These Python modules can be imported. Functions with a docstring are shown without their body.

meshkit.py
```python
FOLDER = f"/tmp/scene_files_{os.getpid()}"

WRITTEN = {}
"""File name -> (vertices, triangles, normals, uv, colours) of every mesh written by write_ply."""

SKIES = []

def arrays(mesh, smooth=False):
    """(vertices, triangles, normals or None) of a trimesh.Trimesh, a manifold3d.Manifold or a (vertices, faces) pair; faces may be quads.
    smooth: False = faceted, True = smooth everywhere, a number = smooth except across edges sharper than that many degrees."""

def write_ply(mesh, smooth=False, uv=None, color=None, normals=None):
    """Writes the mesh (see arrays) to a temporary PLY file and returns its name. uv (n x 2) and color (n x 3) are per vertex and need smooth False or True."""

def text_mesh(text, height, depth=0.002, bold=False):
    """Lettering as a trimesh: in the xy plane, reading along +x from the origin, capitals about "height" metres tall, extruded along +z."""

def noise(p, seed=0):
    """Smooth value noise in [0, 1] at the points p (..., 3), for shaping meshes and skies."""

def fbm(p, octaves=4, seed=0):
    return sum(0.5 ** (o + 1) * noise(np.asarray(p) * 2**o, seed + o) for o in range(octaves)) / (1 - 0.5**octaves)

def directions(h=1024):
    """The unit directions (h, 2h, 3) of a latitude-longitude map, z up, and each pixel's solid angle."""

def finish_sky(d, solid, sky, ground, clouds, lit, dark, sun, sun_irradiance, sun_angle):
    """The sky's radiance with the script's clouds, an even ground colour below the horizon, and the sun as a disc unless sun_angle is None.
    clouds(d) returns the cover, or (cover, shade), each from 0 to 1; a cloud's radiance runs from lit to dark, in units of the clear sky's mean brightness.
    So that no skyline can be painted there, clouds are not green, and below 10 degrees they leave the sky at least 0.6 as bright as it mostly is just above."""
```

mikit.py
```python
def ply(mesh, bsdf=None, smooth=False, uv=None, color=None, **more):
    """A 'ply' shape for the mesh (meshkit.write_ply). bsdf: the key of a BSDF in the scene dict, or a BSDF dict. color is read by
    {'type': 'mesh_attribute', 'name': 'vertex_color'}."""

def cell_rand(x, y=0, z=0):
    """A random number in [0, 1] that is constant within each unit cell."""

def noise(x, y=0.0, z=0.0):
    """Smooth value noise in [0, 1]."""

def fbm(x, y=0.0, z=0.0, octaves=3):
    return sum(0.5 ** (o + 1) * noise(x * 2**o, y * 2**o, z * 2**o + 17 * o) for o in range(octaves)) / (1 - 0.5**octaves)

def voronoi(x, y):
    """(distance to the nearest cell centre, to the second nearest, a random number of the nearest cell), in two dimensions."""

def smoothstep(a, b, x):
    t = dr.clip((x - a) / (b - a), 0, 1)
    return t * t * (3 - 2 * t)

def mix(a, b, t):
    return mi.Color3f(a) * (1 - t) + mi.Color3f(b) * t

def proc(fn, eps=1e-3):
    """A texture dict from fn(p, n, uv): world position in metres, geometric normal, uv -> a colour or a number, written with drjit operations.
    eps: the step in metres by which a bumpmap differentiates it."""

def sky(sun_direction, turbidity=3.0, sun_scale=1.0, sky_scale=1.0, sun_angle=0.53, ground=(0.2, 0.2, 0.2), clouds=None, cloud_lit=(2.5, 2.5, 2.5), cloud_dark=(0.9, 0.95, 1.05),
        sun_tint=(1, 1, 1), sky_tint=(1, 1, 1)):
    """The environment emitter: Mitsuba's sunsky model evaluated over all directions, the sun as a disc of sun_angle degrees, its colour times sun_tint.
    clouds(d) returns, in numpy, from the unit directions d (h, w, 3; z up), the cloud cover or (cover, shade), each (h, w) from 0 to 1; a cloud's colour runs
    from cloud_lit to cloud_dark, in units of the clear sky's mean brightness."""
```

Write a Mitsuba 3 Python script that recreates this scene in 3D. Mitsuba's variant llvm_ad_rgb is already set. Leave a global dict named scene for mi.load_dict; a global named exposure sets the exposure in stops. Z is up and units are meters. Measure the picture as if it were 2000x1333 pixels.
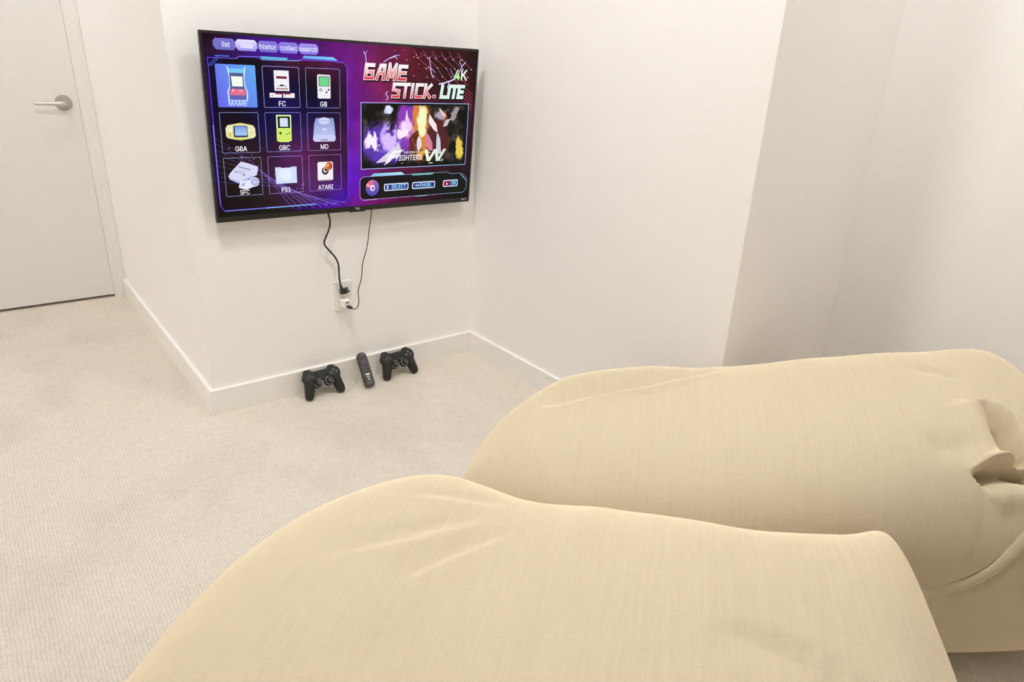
import math
import numpy as np, trimesh, manifold3d as m3, shapely, shapely.geometry as sg, shapely.affinity as sa
from scipy.interpolate import PchipInterpolator, RBFInterpolator, RegularGridInterpolator, griddata, splprep, splev
import drjit as dr, mitsuba as mi, mikit, meshkit
from mikit import proc, noise, fbm, smoothstep, mix

T = mi.ScalarTransform4f
scene, labels = {}, {}

# ------------------------------------------------------------------ camera
def cam_axes(yaw, pitch, roll):
    fw = np.array([math.sin(yaw) * math.cos(pitch), math.cos(yaw) * math.cos(pitch), -math.sin(pitch)])
    r = np.array([math.cos(yaw), -math.sin(yaw), 0.0]); u = np.cross(r, fw)
    return fw, -r * math.sin(roll) + u * math.cos(roll)
FOCAL = 1313.15                                   # pixels, for a 2000 pixel wide picture
EYE = np.array([-0.5109, -2.2818, 1.1794])
FW, UP = cam_axes(0.6793, 0.3846, 0.0468)
scene['camera'] = {'type': 'perspective', 'fov': 2 * math.degrees(math.atan(1000 / FOCAL)), 'fov_axis': 'x', 'near_clip': 0.02, 'far_clip': 100.0,
                   'to_world': T().look_at(origin=EYE.tolist(), target=(EYE + FW).tolist(), up=UP.tolist())}
# ------------------------------------------------------------------ light (ceiling downlights: x, y, radius, radiance)
exposure = 0.07
CEIL = 2.62
LAMPS = [(-0.17, -0.95, 0.16, (78.0, 78.0, 77.0)),
         (-0.50, 0.85, 0.15, (32.0, 32.3, 33.6)),
         (0.80, -1.55, 0.12, (90.0, 90.0, 88.5)),
         (1.30, -2.30, 0.12, (22.0, 22.0, 21.8)),
         (-2.20, -0.50, 0.15, (29.0, 29.0, 28.6))]
# ------------------------------------------------------------------ room numbers
W = 1.0932          # TV wall runs from x=0 to x=W at y=0
L = 1.2713          # the right wall runs from y=0 to y=-L
D = 1.5586          # the door wall
NX, NY = 1.86, -1.197   # far corner of the niche on the right
XL, YB = -2.9, -4.6
BH, BT = 0.0955, 0.014

# ------------------------------------------------------------------ helpers
def numbered(key):
    if key not in scene and key not in labels: return key
    i = 1
    while f'{key}_{i:03d}' in scene or f'{key}_{i:03d}' in labels: i += 1
    return f'{key}_{i:03d}'
def obj(name, shape, parent=None):
    key = numbered((parent + '__' if parent else '') + name)
    scene[key] = shape
    return key
def tag(key, label=None, category=None, group=None, kind=None):
    d = {}
    if label: d['label'] = label
    if category: d['category'] = category
    if group: d['group'] = group
    if kind: d['kind'] = kind
    labels[key] = d
    return key
def box(x0, x1, y0, y1, z0, z1):
    b = trimesh.creation.box((x1 - x0, y1 - y0, z1 - z0)); b.apply_translation(((x0 + x1) / 2, (y0 + y1) / 2, (z0 + z1) / 2)); return b
def cat(*ms): return trimesh.util.concatenate(list(ms))
def tube(pts, rad, n=12, samples=None, caps=True):
    pts = np.asarray(pts, float)
    if samples:
        tck, _ = splprep(pts.T, s=0, k=min(3, len(pts) - 1)); pts = np.array(splev(np.linspace(0, 1, samples), tck)).T
    rad = np.broadcast_to(np.asarray(rad, float), len(pts)) if np.ndim(rad) == 0 or len(rad) == len(pts) else np.interp(np.linspace(0, 1, len(pts)), np.linspace(0, 1, len(rad)), rad)
    t = np.gradient(pts, axis=0); t /= np.linalg.norm(t, axis=1, keepdims=True)
    a = np.cross(t[0], [0.31, 0.2, 0.93]); a /= np.linalg.norm(a)
    V, F = [], []
    ang = np.linspace(0, 2 * np.pi, n, endpoint=False)
    for i in range(len(pts)):
        a = a - t[i] * (a @ t[i]); a /= np.linalg.norm(a); b = np.cross(t[i], a)
        V.append(pts[i] + rad[i] * (np.cos(ang)[:, None] * a + np.sin(ang)[:, None] * b))
    V = np.vstack(V)
    for i in range(len(pts) - 1):
        for j in range(n):
            p, q = i * n + j, i * n + (j + 1) % n
            F += [[p, q, q + n], [p, q + n, p + n]]
    if caps:
        V = np.vstack([V, pts[0], pts[-1]]); c0 = len(V) - 2
        for j in range(n):
            F += [[c0, (j + 1) % n, j], [c0 + 1, len(V) - 2 - n + j, len(V) - 2 - n + (j + 1) % n]]
    return trimesh.Trimesh(V, F, process=False)
def rbox(sx, sy, sz, r, seg=12):
    """a rounded box about the origin"""
    r = min(r, sx / 2 - 1e-5, sy / 2 - 1e-5, sz / 2 - 1e-5)
    s = m3.Manifold.sphere(r, seg)
    pts = [s.translate(((sx / 2 - r) * i, (sy / 2 - r) * j, (sz / 2 - r) * k)) for i in (-1, 1) for j in (-1, 1) for k in (-1, 1)]
    return m3.Manifold.batch_hull(pts)
def lathe(profile, n=40):
    return trimesh.creation.revolve(np.asarray(profile, float), sections=n)
def tm(man):
    m = man.to_mesh(); return trimesh.Trimesh(m.vert_properties[:, :3], m.tri_verts, process=False)
def frame(o, x, y, z):
    """matrix of a local frame: columns x, y, z axes and origin"""
    M = np.eye(4); M[:3, 0], M[:3, 1], M[:3, 2], M[:3, 3] = x, y, z, o; return M
def moved(mesh, M):
    mesh = tm(mesh) if isinstance(mesh, m3.Manifold) else mesh.copy(); mesh.apply_transform(M); return mesh
def lin(c):
    c = np.asarray(c, float) / 255.0
    return np.where(c <= 0.04045, c / 12.92, ((c + 0.055) / 1.055) ** 2.4)

# ------------------------------------------------------------------ materials
def mat(key, d): scene[key] = d; return key
def paint_fn(p, n, uv):
    t = fbm(p.x * 1.3, p.y * 1.3, p.z * 1.3, octaves=3)
    return mi.Color3f(0.865, 0.852, 0.845) * (0.985 + 0.03 * t)
def peel_fn(p, n, uv): return fbm(p.x * 150, p.y * 150, p.z * 150, octaves=2)
mat('wall_paint', {'type': 'bumpmap', 'scale': 0.0002, 'tex': proc(peel_fn, 2e-3), 'bsdf': {'type': 'principled', 'base_color': proc(paint_fn), 'roughness': 0.75, 'specular': 0.2}})
mat('ceiling_paint', {'type': 'diffuse', 'reflectance': {'type': 'rgb', 'value': [0.86, 0.85, 0.83]}})
mat('trim_paint', {'type': 'principled', 'base_color': {'type': 'rgb', 'value': [0.86, 0.845, 0.82]}, 'roughness': 0.34, 'specular': 0.45})
mat('door_paint', {'type': 'principled', 'base_color': {'type': 'rgb', 'value': [0.835, 0.82, 0.795]}, 'roughness': 0.42, 'specular': 0.4})
RX, RY = 0.0082, 0.0066                            # the carpet's loop rows run along y
def loops(p):
    """height of the loop pile, 0 in the gaps to 1 on the loops"""
    wob = 0.0040 * (fbm(p.x * 60, p.y * 60, 3.3, octaves=2) - 0.5)
    u = (p.x + 2 * wob) / RX
    col = dr.floor(u)
    v = (p.y + wob) / RY + mikit.cell_rand(col, 5) * 1.0
    fu, fv = u - col - 0.5, v - dr.floor(v) - 0.5
    size = 0.98 + 0.36 * mikit.cell_rand(col, dr.floor(v), 2)
    d = dr.sqrt(dr.square(fu * 2.0) + dr.square(fv * 1.9))
    h = 1 - smoothstep(0.45, 1.25, d / size)
    return h * (0.75 + 0.5 * noise(p.x * 900, p.y * 900, 1.0))
def carpet_fn(p, n, uv):
    h = loops(p)
    t = fbm(p.x * 2.1, p.y * 2.1, 0.4, octaves=4)
    speck = 0.5 * noise(p.x * 420, p.y * 420, 7.0) + 0.5 * noise(p.x * 130, p.y * 130, 3.0)
    rnd = mikit.cell_rand(dr.floor(p.x / RX), dr.floor(p.y / RY), 9)
    c = mix((0.63, 0.575, 0.49), (0.755, 0.70, 0.62), t * 0.4 + 0.25 * rnd + 0.45 * speck - 0.05)
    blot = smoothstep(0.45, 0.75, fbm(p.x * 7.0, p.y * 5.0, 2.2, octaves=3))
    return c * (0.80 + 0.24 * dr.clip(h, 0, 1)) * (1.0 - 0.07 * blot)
def carpet_h(p, n, uv): return loops(p)
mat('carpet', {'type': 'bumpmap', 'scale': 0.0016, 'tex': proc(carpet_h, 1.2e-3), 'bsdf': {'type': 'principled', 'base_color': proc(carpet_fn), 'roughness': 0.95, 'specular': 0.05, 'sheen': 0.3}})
def linen(base, light):
    def fn(p, n, uv):
        warp = noise(uv.x * 900, uv.y * 55, 1.0); weft = noise(uv.x * 60, uv.y * 1000, 5.0)
        slub = noise(uv.x * 260, uv.y * 8, 2.0)
        blot = fbm(p.x * 3, p.y * 3, p.z * 3, octaves=3)
        return mix(base, light, dr.clip(0.24 * warp + 0.24 * weft + 0.2 * slub + 0.25 * blot + 0.04, 0, 1))
    return fn
def weave_h(p, n, uv): return noise(uv.x * 900, uv.y * 60, 1.0) + noise(uv.x * 60, uv.y * 1000, 5.0)
def linen_mat(base, light): return {'type': 'bumpmap', 'scale': 0.00035, 'tex': proc(weave_h, 8e-4), 'bsdf': {'type': 'principled', 'base_color': proc(linen(base, light)), 'roughness': 0.85, 'specular': 0.12, 'sheen': 0.35, 'sheen_tint': 0.6}}
mat('linen', linen_mat((0.525, 0.445, 0.308), (0.632, 0.552, 0.408)))
mat('black_plastic', {'type': 'principled', 'base_color': {'type': 'rgb', 'value': [0.012, 0.012, 0.011]}, 'roughness': 0.42, 'specular': 0.5})
mat('gloss_black', {'type': 'principled', 'base_color': {'type': 'rgb', 'value': [0.01, 0.01, 0.009]}, 'roughness': 0.22, 'specular': 0.5})
mat('matte_black', {'type': 'principled', 'base_color': {'type': 'rgb', 'value': [0.019, 0.0195, 0.0165]}, 'roughness': 0.55, 'specular': 0.4})
mat('rubber', {'type': 'principled', 'base_color': {'type': 'rgb', 'value': [0.07, 0.072, 0.07]}, 'roughness': 0.7, 'specular': 0.3})
mat('button_gray', {'type': 'principled', 'base_color': {'type': 'rgb', 'value': [0.13, 0.135, 0.125]}, 'roughness': 0.5, 'specular': 0.4})
mat('satin_rose', {'type': 'roughconductor', 'material': 'none', 'specular_reflectance': {'type': 'rgb', 'value': [0.46, 0.43, 0.39]}, 'alpha': 0.35})
mat('gray_mark', {'type': 'principled', 'base_color': {'type': 'rgb', 'value': [0.32, 0.32, 0.30]}, 'roughness': 0.45, 'specular': 0.5})
mat('cord_black', {'type': 'principled', 'base_color': {'type': 'rgb', 'value': [0.02, 0.019, 0.017]}, 'roughness': 0.5, 'specular': 0.4})
mat('white_plastic', {'type': 'principled', 'base_color': {'type': 'rgb', 'value': [0.85, 0.84, 0.82]}, 'roughness': 0.3, 'specular': 0.5})
mat('plate_plastic', {'type': 'principled', 'base_color': {'type': 'rgb', 'value': [0.80, 0.785, 0.765]}, 'roughness': 0.4, 'specular': 0.4})
mat('slot_dark', {'type': 'diffuse', 'reflectance': {'type': 'rgb', 'value': [0.06, 0.055, 0.05]}})
mat('nickel', {'type': 'roughconductor', 'material': 'none', 'specular_reflectance': {'type': 'rgb', 'value': [0.70, 0.67, 0.62]}, 'alpha': 0.28})
mat('lettering_white', {'type': 'diffuse', 'reflectance': {'type': 'rgb', 'value': [0.8, 0.8, 0.8]}})
mat('remote_purple', {'type': 'principled', 'base_color': {'type': 'rgb', 'value': [0.10, 0.045, 0.10]}, 'roughness': 0.45, 'specular': 0.5})
mat('remote_body', {'type': 'principled', 'base_color': {'type': 'rgb', 'value': [0.055, 0.053, 0.045]}, 'roughness': 0.5, 'specular': 0.5})
mat('lamp_trim', {'type': 'diffuse', 'reflectance': {'type': 'rgb', 'value': [0.8, 0.8, 0.8]}})
mat('screen_glass', {'type': 'principled', 'base_color': {'type': 'rgb', 'value': [0.004, 0.004, 0.004]}, 'roughness': 0.3, 'specular': 0.03})

# ------------------------------------------------------------------ the setting
TH = 0.12
def struct(name, mesh, m, parent=None, **k):
    key = obj(name, mikit.ply(mesh, m, **k), parent)
    if not parent: tag(key, kind='structure')
    return key
struct('floor', box(XL, 2.7, YB, D + 0.9, -0.06, 0.0), 'carpet')
struct('ceiling', box(XL, 2.7, YB, D + 0.9, CEIL, CEIL + 0.1), 'ceiling_paint')
struct('wall_tv', box(0.0, W, 0.0, TH, 0, CEIL), 'wall_paint')
struct('wall_hall', box(0.0, TH, TH, D + 0.12, 0, CEIL), 'wall_paint')
SL = (NY + L) / (NX - W)             # the niche's back wall is a little askew
struct('wall_right', trimesh.creation.extrude_polygon(sg.Polygon([(W, -L), (W + TH, -L + SL * TH), (W + TH, TH), (W, TH)]), CEIL), 'wall_paint')
struct('wall_niche', trimesh.creation.extrude_polygon(sg.Polygon([(W + TH, -L + SL * TH), (NX + TH, -L + SL * (NX + TH - W)), (NX + TH, NY + 2 * TH), (W + TH, NY + 2 * TH)]), CEIL), 'wall_paint')
struct('wall_far_right', box(NX, NX + TH, YB, NY + 0.01, 0, CEIL), 'wall_paint')
struct('wall_left', box(XL - TH, XL, YB, D + 0.9, 0, CEIL), 'wall_paint')
struct('wall_rear', box(XL, NX, YB - TH, YB, 0, CEIL), 'wall_paint')
DX0, DX1 = -0.86, -0.056            # the door's slab
DHEAD = 2.05
struct('wall_door', cat(box(XL, DX0 - 0.02, D, D + TH, 0, CEIL), box(DX0 - 0.02, 0.0, D, D + TH, DHEAD, CEIL)), 'wall_paint')
struct('wall_behind_door', box(XL, 0.6, D + 0.8, D + 0.9, 0, CEIL), 'wall_paint')

def base_profile():
    """baseboard section: y out from the wall, z up, the top edge eased"""
    r = 0.004
    a = np.linspace(0, np.pi / 2, 6)
    arc = [(BT - r + r * math.cos(t), BH - r + r * math.sin(t)) for t in a]
    return [(0, 0), (BT, 0)] + arc + [(0, BH)]
def baseboard(name, p0, p1, out, miter0=0.0, miter1=0.0):
    """from p0 to p1 along the wall, out = direction into the room; miter: how far the outer face runs past (+) or short (-) at each end"""
    p0, p1, out = np.array(p0, float), np.array(p1, float), np.array(out, float)
    d = (p1 - p0) / np.linalg.norm(p1 - p0)
    prof = base_profile(); n = len(prof); V = []
    for p, s, mt in ((p0, -1, miter0), (p1, 1, miter1)):
        for y, z in prof:
            q = p + out * y + d * s * mt * y / BT * BT
            V.append([q[0], q[1], z])
    F = []
    for j in range(n):
        k = (j + 1) % n; F += [[j, k, k + n], [j, k + n, j + n]]
    for j in range(1, n - 1): F += [[0, j + 1, j], [n, n + j, n + j + 1]]
    m = trimesh.Trimesh(np.array(V), F, process=False); m.fix_normals()
    struct(name, m, 'trim_paint', smooth=25)
baseboard('baseboard_tv', (0, 0), (W, 0), (0, -1), 1, -1)
baseboard('baseboard_hall', (0, 0), (0, D - 0.035), (-1, 0), 1, 0)
baseboard('baseboard_right', (W, 0), (W, -L), (-1, 0), -1, 1)
nd = np.array([NX - W, NY + L]) / math.hypot(NX - W, NY + L)
baseboard('baseboard_niche', (W, -L), (NX, NY), (nd[1], -nd[0]), 1, -1)
baseboard('baseboard_far_right', (NX, NY), (NX, YB), (-1, 0), -1, 0)

# door: slab, casing, lever handle
door = 'door_1'
tag(door, 'flat white door with a brushed lever handle at the end of the hall', None, kind='structure')
slab = moved(rbox(DX1 - DX0 - 0.003, 0.040, DHEAD - 0.016, 0.002, 8), frame(((DX0 + DX1) / 2, D + 0.02, (DHEAD + 0.010) / 2), (1, 0, 0), (0, 1, 0), (0, 0, 1)))
obj('slab', mikit.ply(slab, 'door_paint', smooth=30), door)
def casing(x0, x1, y0, z1): return box(x0, x1, y0, D + TH, 0.0, z1)
jamb = cat(box(DX1 - 0.0012, DX1 + 0.001, D + 0.004, D + TH, 0.0, DHEAD), casing(DX1, -0.026, D - 0.012, DHEAD + 0.03), casing(DX0 - 0.03, DX0, D - 0.012, DHEAD + 0.03), box(DX0, DX1, D - 0.012, D + TH, DHEAD, DHEAD + 0.03))
struct('trim_1', jamb, 'trim_paint')
cas = cat(box(-0.026, -0.001, D - 0.022, D + 0.01, 0, DHEAD + 0.06), box(DX0 - 0.095, DX0 - 0.03, D - 0.022, D, 0, DHEAD + 0.09), box(DX0 - 0.03, -0.026, D - 0.022, D, DHEAD + 0.03, DHEAD + 0.09))
struct('trim_2', cas, 'trim_paint')
HX, HZ = -0.118, 0.945
FR = frame((HX, D, HZ), (1, 0, 0), (0, 0, 1), (0, -1, 0))      # local z points out of the door into the hall
rose = lathe([(0.0, 0), (0.0335, 0), (0.0335, 0.005), (0.0315, 0.0085), (0.014, 0.0095), (0.0, 0.0095)], 48)
hd = obj('handle', mikit.ply(moved(rose, FR), 'satin_rose', smooth=35), door)
lever = tube([(0, 0, 0.005), (0, 0, 0.03), (-0.001, 0, 0.046), (-0.012, 0, 0.056), (-0.03, 0, 0.058), (-0.07, 0, 0.058), (-0.108, 0, 0.058), (-0.116, 0, 0.056)],
             [0.0105, 0.0105, 0.0115, 0.010, 0.0085, 0.0078, 0.0075, 0.006], 20, 60)
obj('lever', mikit.ply(moved(lever, FR), 'nickel', smooth=45), hd)

# ceiling downlights (outside the frame, they light the room)
for i, (x, y, r, rad) in enumerate(LAMPS):
    key = numbered('ceiling_light')
    tag(key, ['recessed round ceiling downlight in front of the television wall', 'recessed round ceiling downlight in the hall by the door', 'recessed round ceiling downlight above the bean bag by the right wall',
              'recessed round ceiling downlight nearest the far right wall', 'recessed round ceiling downlight by the left wall'][i], 'ceiling light', 'ceiling downlights')
    disc = trimesh.creation.cylinder(r, 0.004, sections=48); disc.apply_translation((x, y, CEIL - 0.004))
    obj('lens', mikit.ply(disc, 'lamp_trim', emitter={'type': 'area', 'radiance': {'type': 'rgb', 'value': list(rad)}}), key)
    ring = lathe([(r, -0.002), (r + 0.02, -0.002), (r + 0.02, 0.0), (r, 0.0)], 48); ring.apply_translation((x, y, CEIL - 0.001))
    obj('trim_ring', mikit.ply(ring, 'lamp_trim'), key)

# ------------------------------------------------------------------ bean bags
def sgp(v, e): return np.sign(v) * np.abs(v) ** e
def bag_grid(P, nu, nt):
    a = np.linspace(-1, 1, nu); u = np.sign(a) * (1 - (1 - np.abs(a)) ** 2.2)
    xs = np.linspace(-1, 1, len(P['h']))
    h, nf, nn, tl = (PchipInterpolator(xs, P[q])(u)[:, None] for q in ('h', 'nf', 'nn', 'tilt'))
    p = np.where(u < 0, P['pf'], P['ph'])[:, None]
    K = (1 - np.abs(u[:, None]) ** p).clip(0, 1) ** (1 / p)
    pn = np.where(u < 0, P['pf'], P['phn'])[:, None]
    Kn = (1 - np.abs(u[:, None]) ** pn).clip(0, 1) ** (1 / pn)
    th = np.linspace(0, 2 * np.pi, nt, endpoint=False)[None]
    c, s = np.cos(th), np.sin(th)
    e = np.where(s > 0, P['eu'], P['el'])
    lat, zz = sgp(c, e), sgp(s, e)
    zm = P['zc'] * h
    z = np.where(zz > 0, zm + (h * (1 + tl * lat) - zm) * zz, zm + zm * zz)
    z = zm + (z - zm) * K
    n = (nf + nn) / 2 + (nn - nf) / 2 * lat * Kn
    S = P['s0'] + (P['s1'] - P['s0']) * (u[:, None] + 1) / 2 + P['skew'] * (lat * Kn) + 0 * n
    ca, sn = math.cos(P['ang']), math.sin(P['ang'])
    return np.stack([ca * S - sn * n, -sn * S - ca * n, z], -1)
BACK = dict(s0=0.9143, s1=2.4424, ang=0.6521, h=[0.3888, 0.4585, 0.4606, 0.484, 0.5264, 0.5511, 0.5508, 0.4497], nf=[0.2915, 0.2895, 0.2957, 0.3389, 0.3627, 0.3823, 0.3328, 0.2465],
            nn=[0.9806, 1.0153, 1.0564, 1.0839, 1.0897, 1.0834, 1.078, 1.0195], tilt=[-0.0603, -0.0319, -0.0065, -0.0044, -0.0118, -0.0392, -0.073, -0.0559], pf=2.5399, ph=5.0, phn=12.0, zc=0.45, eu=0.6464, el=0.5, skew=-0.0868)
FRONT = dict(s0=0.3808, s1=1.6306, ang=0.6462, h=[0.3543, 0.4254, 0.4404, 0.4338, 0.4895, 0.53, 0.529, 0.4794], nf=[0.7597, 0.8067, 0.8205, 0.9206, 1.0302, 1.125, 1.1553, 1.0069],
             nn=[1.9, 1.9429, 1.95, 1.95, 1.95, 1.95, 1.95, 1.95], tilt=[-0.0709, -0.023, -0.0158, -0.0143, -0.0193, -0.013, -0.0612, -0.0875], pf=2.5182, ph=6.0, phn=12.0, zc=0.5, eu=0.6248, el=0.5, skew=-0.1202)
def grid_faces(nu, nt):
    i, j = np.meshgrid(np.arange(nu - 1), np.arange(nt), indexing='ij'); a, b = i * nt + j, i * nt + (j + 1) % nt
    return np.concatenate([np.stack([a, b, b + nt], -1).reshape(-1, 3), np.stack([a, b + nt, a + nt], -1).reshape(-1, 3)])[:, ::-1]
def normals(V, F):
    n = np.zeros_like(V); f = np.cross(V[F[:, 1]] - V[F[:, 0]], V[F[:, 2]] - V[F[:, 0]])
    for k in range(3): np.add.at(n, F[:, k], f)
    return n / np.maximum(np.linalg.norm(n, axis=1, keepdims=True), 1e-12)
def polydist(V, line):
    """distance to a polyline, signed side (by the surface normal), and position 0..1 along it"""
    line = np.asarray(line, float); seg = np.linalg.norm(np.diff(line, axis=0), axis=1); cum = np.r_[0, np.cumsum(seg)] / seg.sum()
    best = np.full(len(V), 9.0); pos = np.zeros(len(V)); off = np.zeros_like(V); tan = np.zeros_like(V)
    for k in range(len(seg)):
        d = (line[k + 1] - line[k]) / seg[k]
        t = ((V - line[k]) @ d).clip(0, seg[k]); q = V - line[k] - t[:, None] * d
        r = np.linalg.norm(q, axis=1); w = r < best
        best[w], pos[w], off[w], tan[w] = r[w], (cum[k] + (cum[k + 1] - cum[k]) * t / seg[k])[w], q[w], d
    return best, pos, off, tan
def crease(V, N, line, depth, width, side=0.0, fade=(0.25, 0.25), lip=0.0):
    """a furrow (depth > 0) or ridge (depth < 0) along the line; side makes one flank steeper, lip raises the edges"""
    d, pos, off, tan = polydist(V, line)
    sd = np.einsum('ij,ij->i', off, np.cross(N, tan))
    env = np.clip(pos / max(fade[0], 1e-6), 0, 1) ** 0.8 * np.clip((1 - pos) / max(fade[1], 1e-6), 0, 1) ** 0.8 if max(fade) > 0 else 1.0
    w = width * (1 + side * np.tanh(sd / width))
    prof = np.exp(-(d / w) ** 2) - lip * np.exp(-((d - 2.2 * w) / (1.2 * w)) ** 2)
    return -depth * env * prof
def make_bag(P, creases, nu, nt, name, label, limit=None, seed=0):
    G = bag_grid(P, nu, nt)
    F = grid_faces(nu, nt); V = G.reshape(-1, 3)
    if limit is not None: V = limit(V)
    N = normals(V, F)
    top = np.clip(V[:, 2] / 0.1, 0, 1)
    disp = 0.010 * (meshkit.fbm(V * 3.1, 3, seed) - 0.5) + 0.0035 * (meshkit.fbm(V * np.array([9.0, 9.0, 9.0]), 3, seed + 5) - 0.5)
    for c in creases: disp = disp + crease(V, N, **c)
    V = V + N * (disp * top)[:, None]
    V[:, 2] = np.maximum(V[:, 2], 0.0)
    # cloth coordinates in metres: along the bag and around it
    G2 = V.reshape(nu, nt, 3)
    around = np.concatenate([np.zeros((nu, 1)), np.cumsum(np.linalg.norm(np.diff(G2, axis=1), axis=2), axis=1)], 1)
    mid = np.argmin(np.abs(np.linspace(0, 2 * np.pi, nt) - np.pi / 2)); around = around - around[:, mid:mid + 1]
    along = np.concatenate([np.zeros((1, nt)), np.cumsum(np.linalg.norm(np.diff(G2, axis=0), axis=2), axis=0)], 0).mean(1, keepdims=True) + 0 * around
    uv = np.stack([along, around], -1).reshape(-1, 2)
    tag(name, label, 'bean bag')
    obj('cover', mikit.ply(trimesh.Trimesh(V, F, process=False), 'linen', smooth=True, uv=uv), name)
    return V, F, normals(V, F)
def to_sn(V, ang):
    ca, sn = math.cos(ang), math.sin(ang)
    return ca * V[:, 0] - sn * V[:, 1], -sn * V[:, 0] - ca * V[:, 1]
front_creases = [
    dict(line=[(-0.135, -1.527, 0.434), (-0.09, -1.529, 0.434), (-0.016, -1.527, 0.433), (0.05, -1.528, 0.43), (0.103, -1.527, 0.427)], depth=0.007, width=0.018, side=0.4, lip=0.2),
    dict(line=[(-0.183, -1.392, 0.416), (-0.125, -1.419, 0.427), (-0.045, -1.448, 0.432), (0.055, -1.462, 0.427), (0.118, -1.467, 0.419)], depth=0.0055, width=0.020, side=0.4, lip=0.2),
    dict(line=[(-0.082, -1.41, 0.429), (-0.01, -1.443, 0.431), (0.065, -1.444, 0.425)], depth=0.004, width=0.012),
    dict(line=[(0.017, -1.303, 0.412), (0.074, -1.361, 0.418), (0.179, -1.451, 0.404)], depth=0.005, width=0.018),
    dict(line=[(0.10, -1.935, 0.53), (0.141, -1.965, 0.53), (0.162, -2.003, 0.53), (0.173, -2.051, 0.529), (0.174, -2.13, 0.525)], depth=0.013, width=0.017, side=-0.4, fade=(0.4, 0.0)),
    dict(line=[(-0.247, -1.669, 0.432), (-0.182, -1.633, 0.433), (-0.10, -1.60, 0.435)], depth=0.004, width=0.02),
]
fr = bag_grid(FRONT, 120, 160); FS, FN = to_sn(fr.reshape(-1, 3), FRONT['ang'])
far = FN < 1.35
ss, zs = np.linspace(0.3, 1.8, 76), np.linspace(0, 0.6, 30)
far_n = griddata(np.stack([FS[far], fr.reshape(-1, 3)[far, 2]], 1), FN[far], tuple(np.meshgrid(ss, zs, indexing='ij')), method='linear')
far_n = np.where(np.isnan(far_n), 2.0, far_n)
far_n = far_n + np.clip((ss - 1.30) / 0.12, 0, 1)[:, None] ** 2      # towards the head end it is the front bag that gives way
far_at = RegularGridInterpolator((ss, zs), far_n, bounds_error=False, fill_value=2.0)
bk = bag_grid(BACK, 120, 160); BS, BN_ = to_sn(bk.reshape(-1, 3), FRONT['ang']); near = BN_ > 0.7
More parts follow.
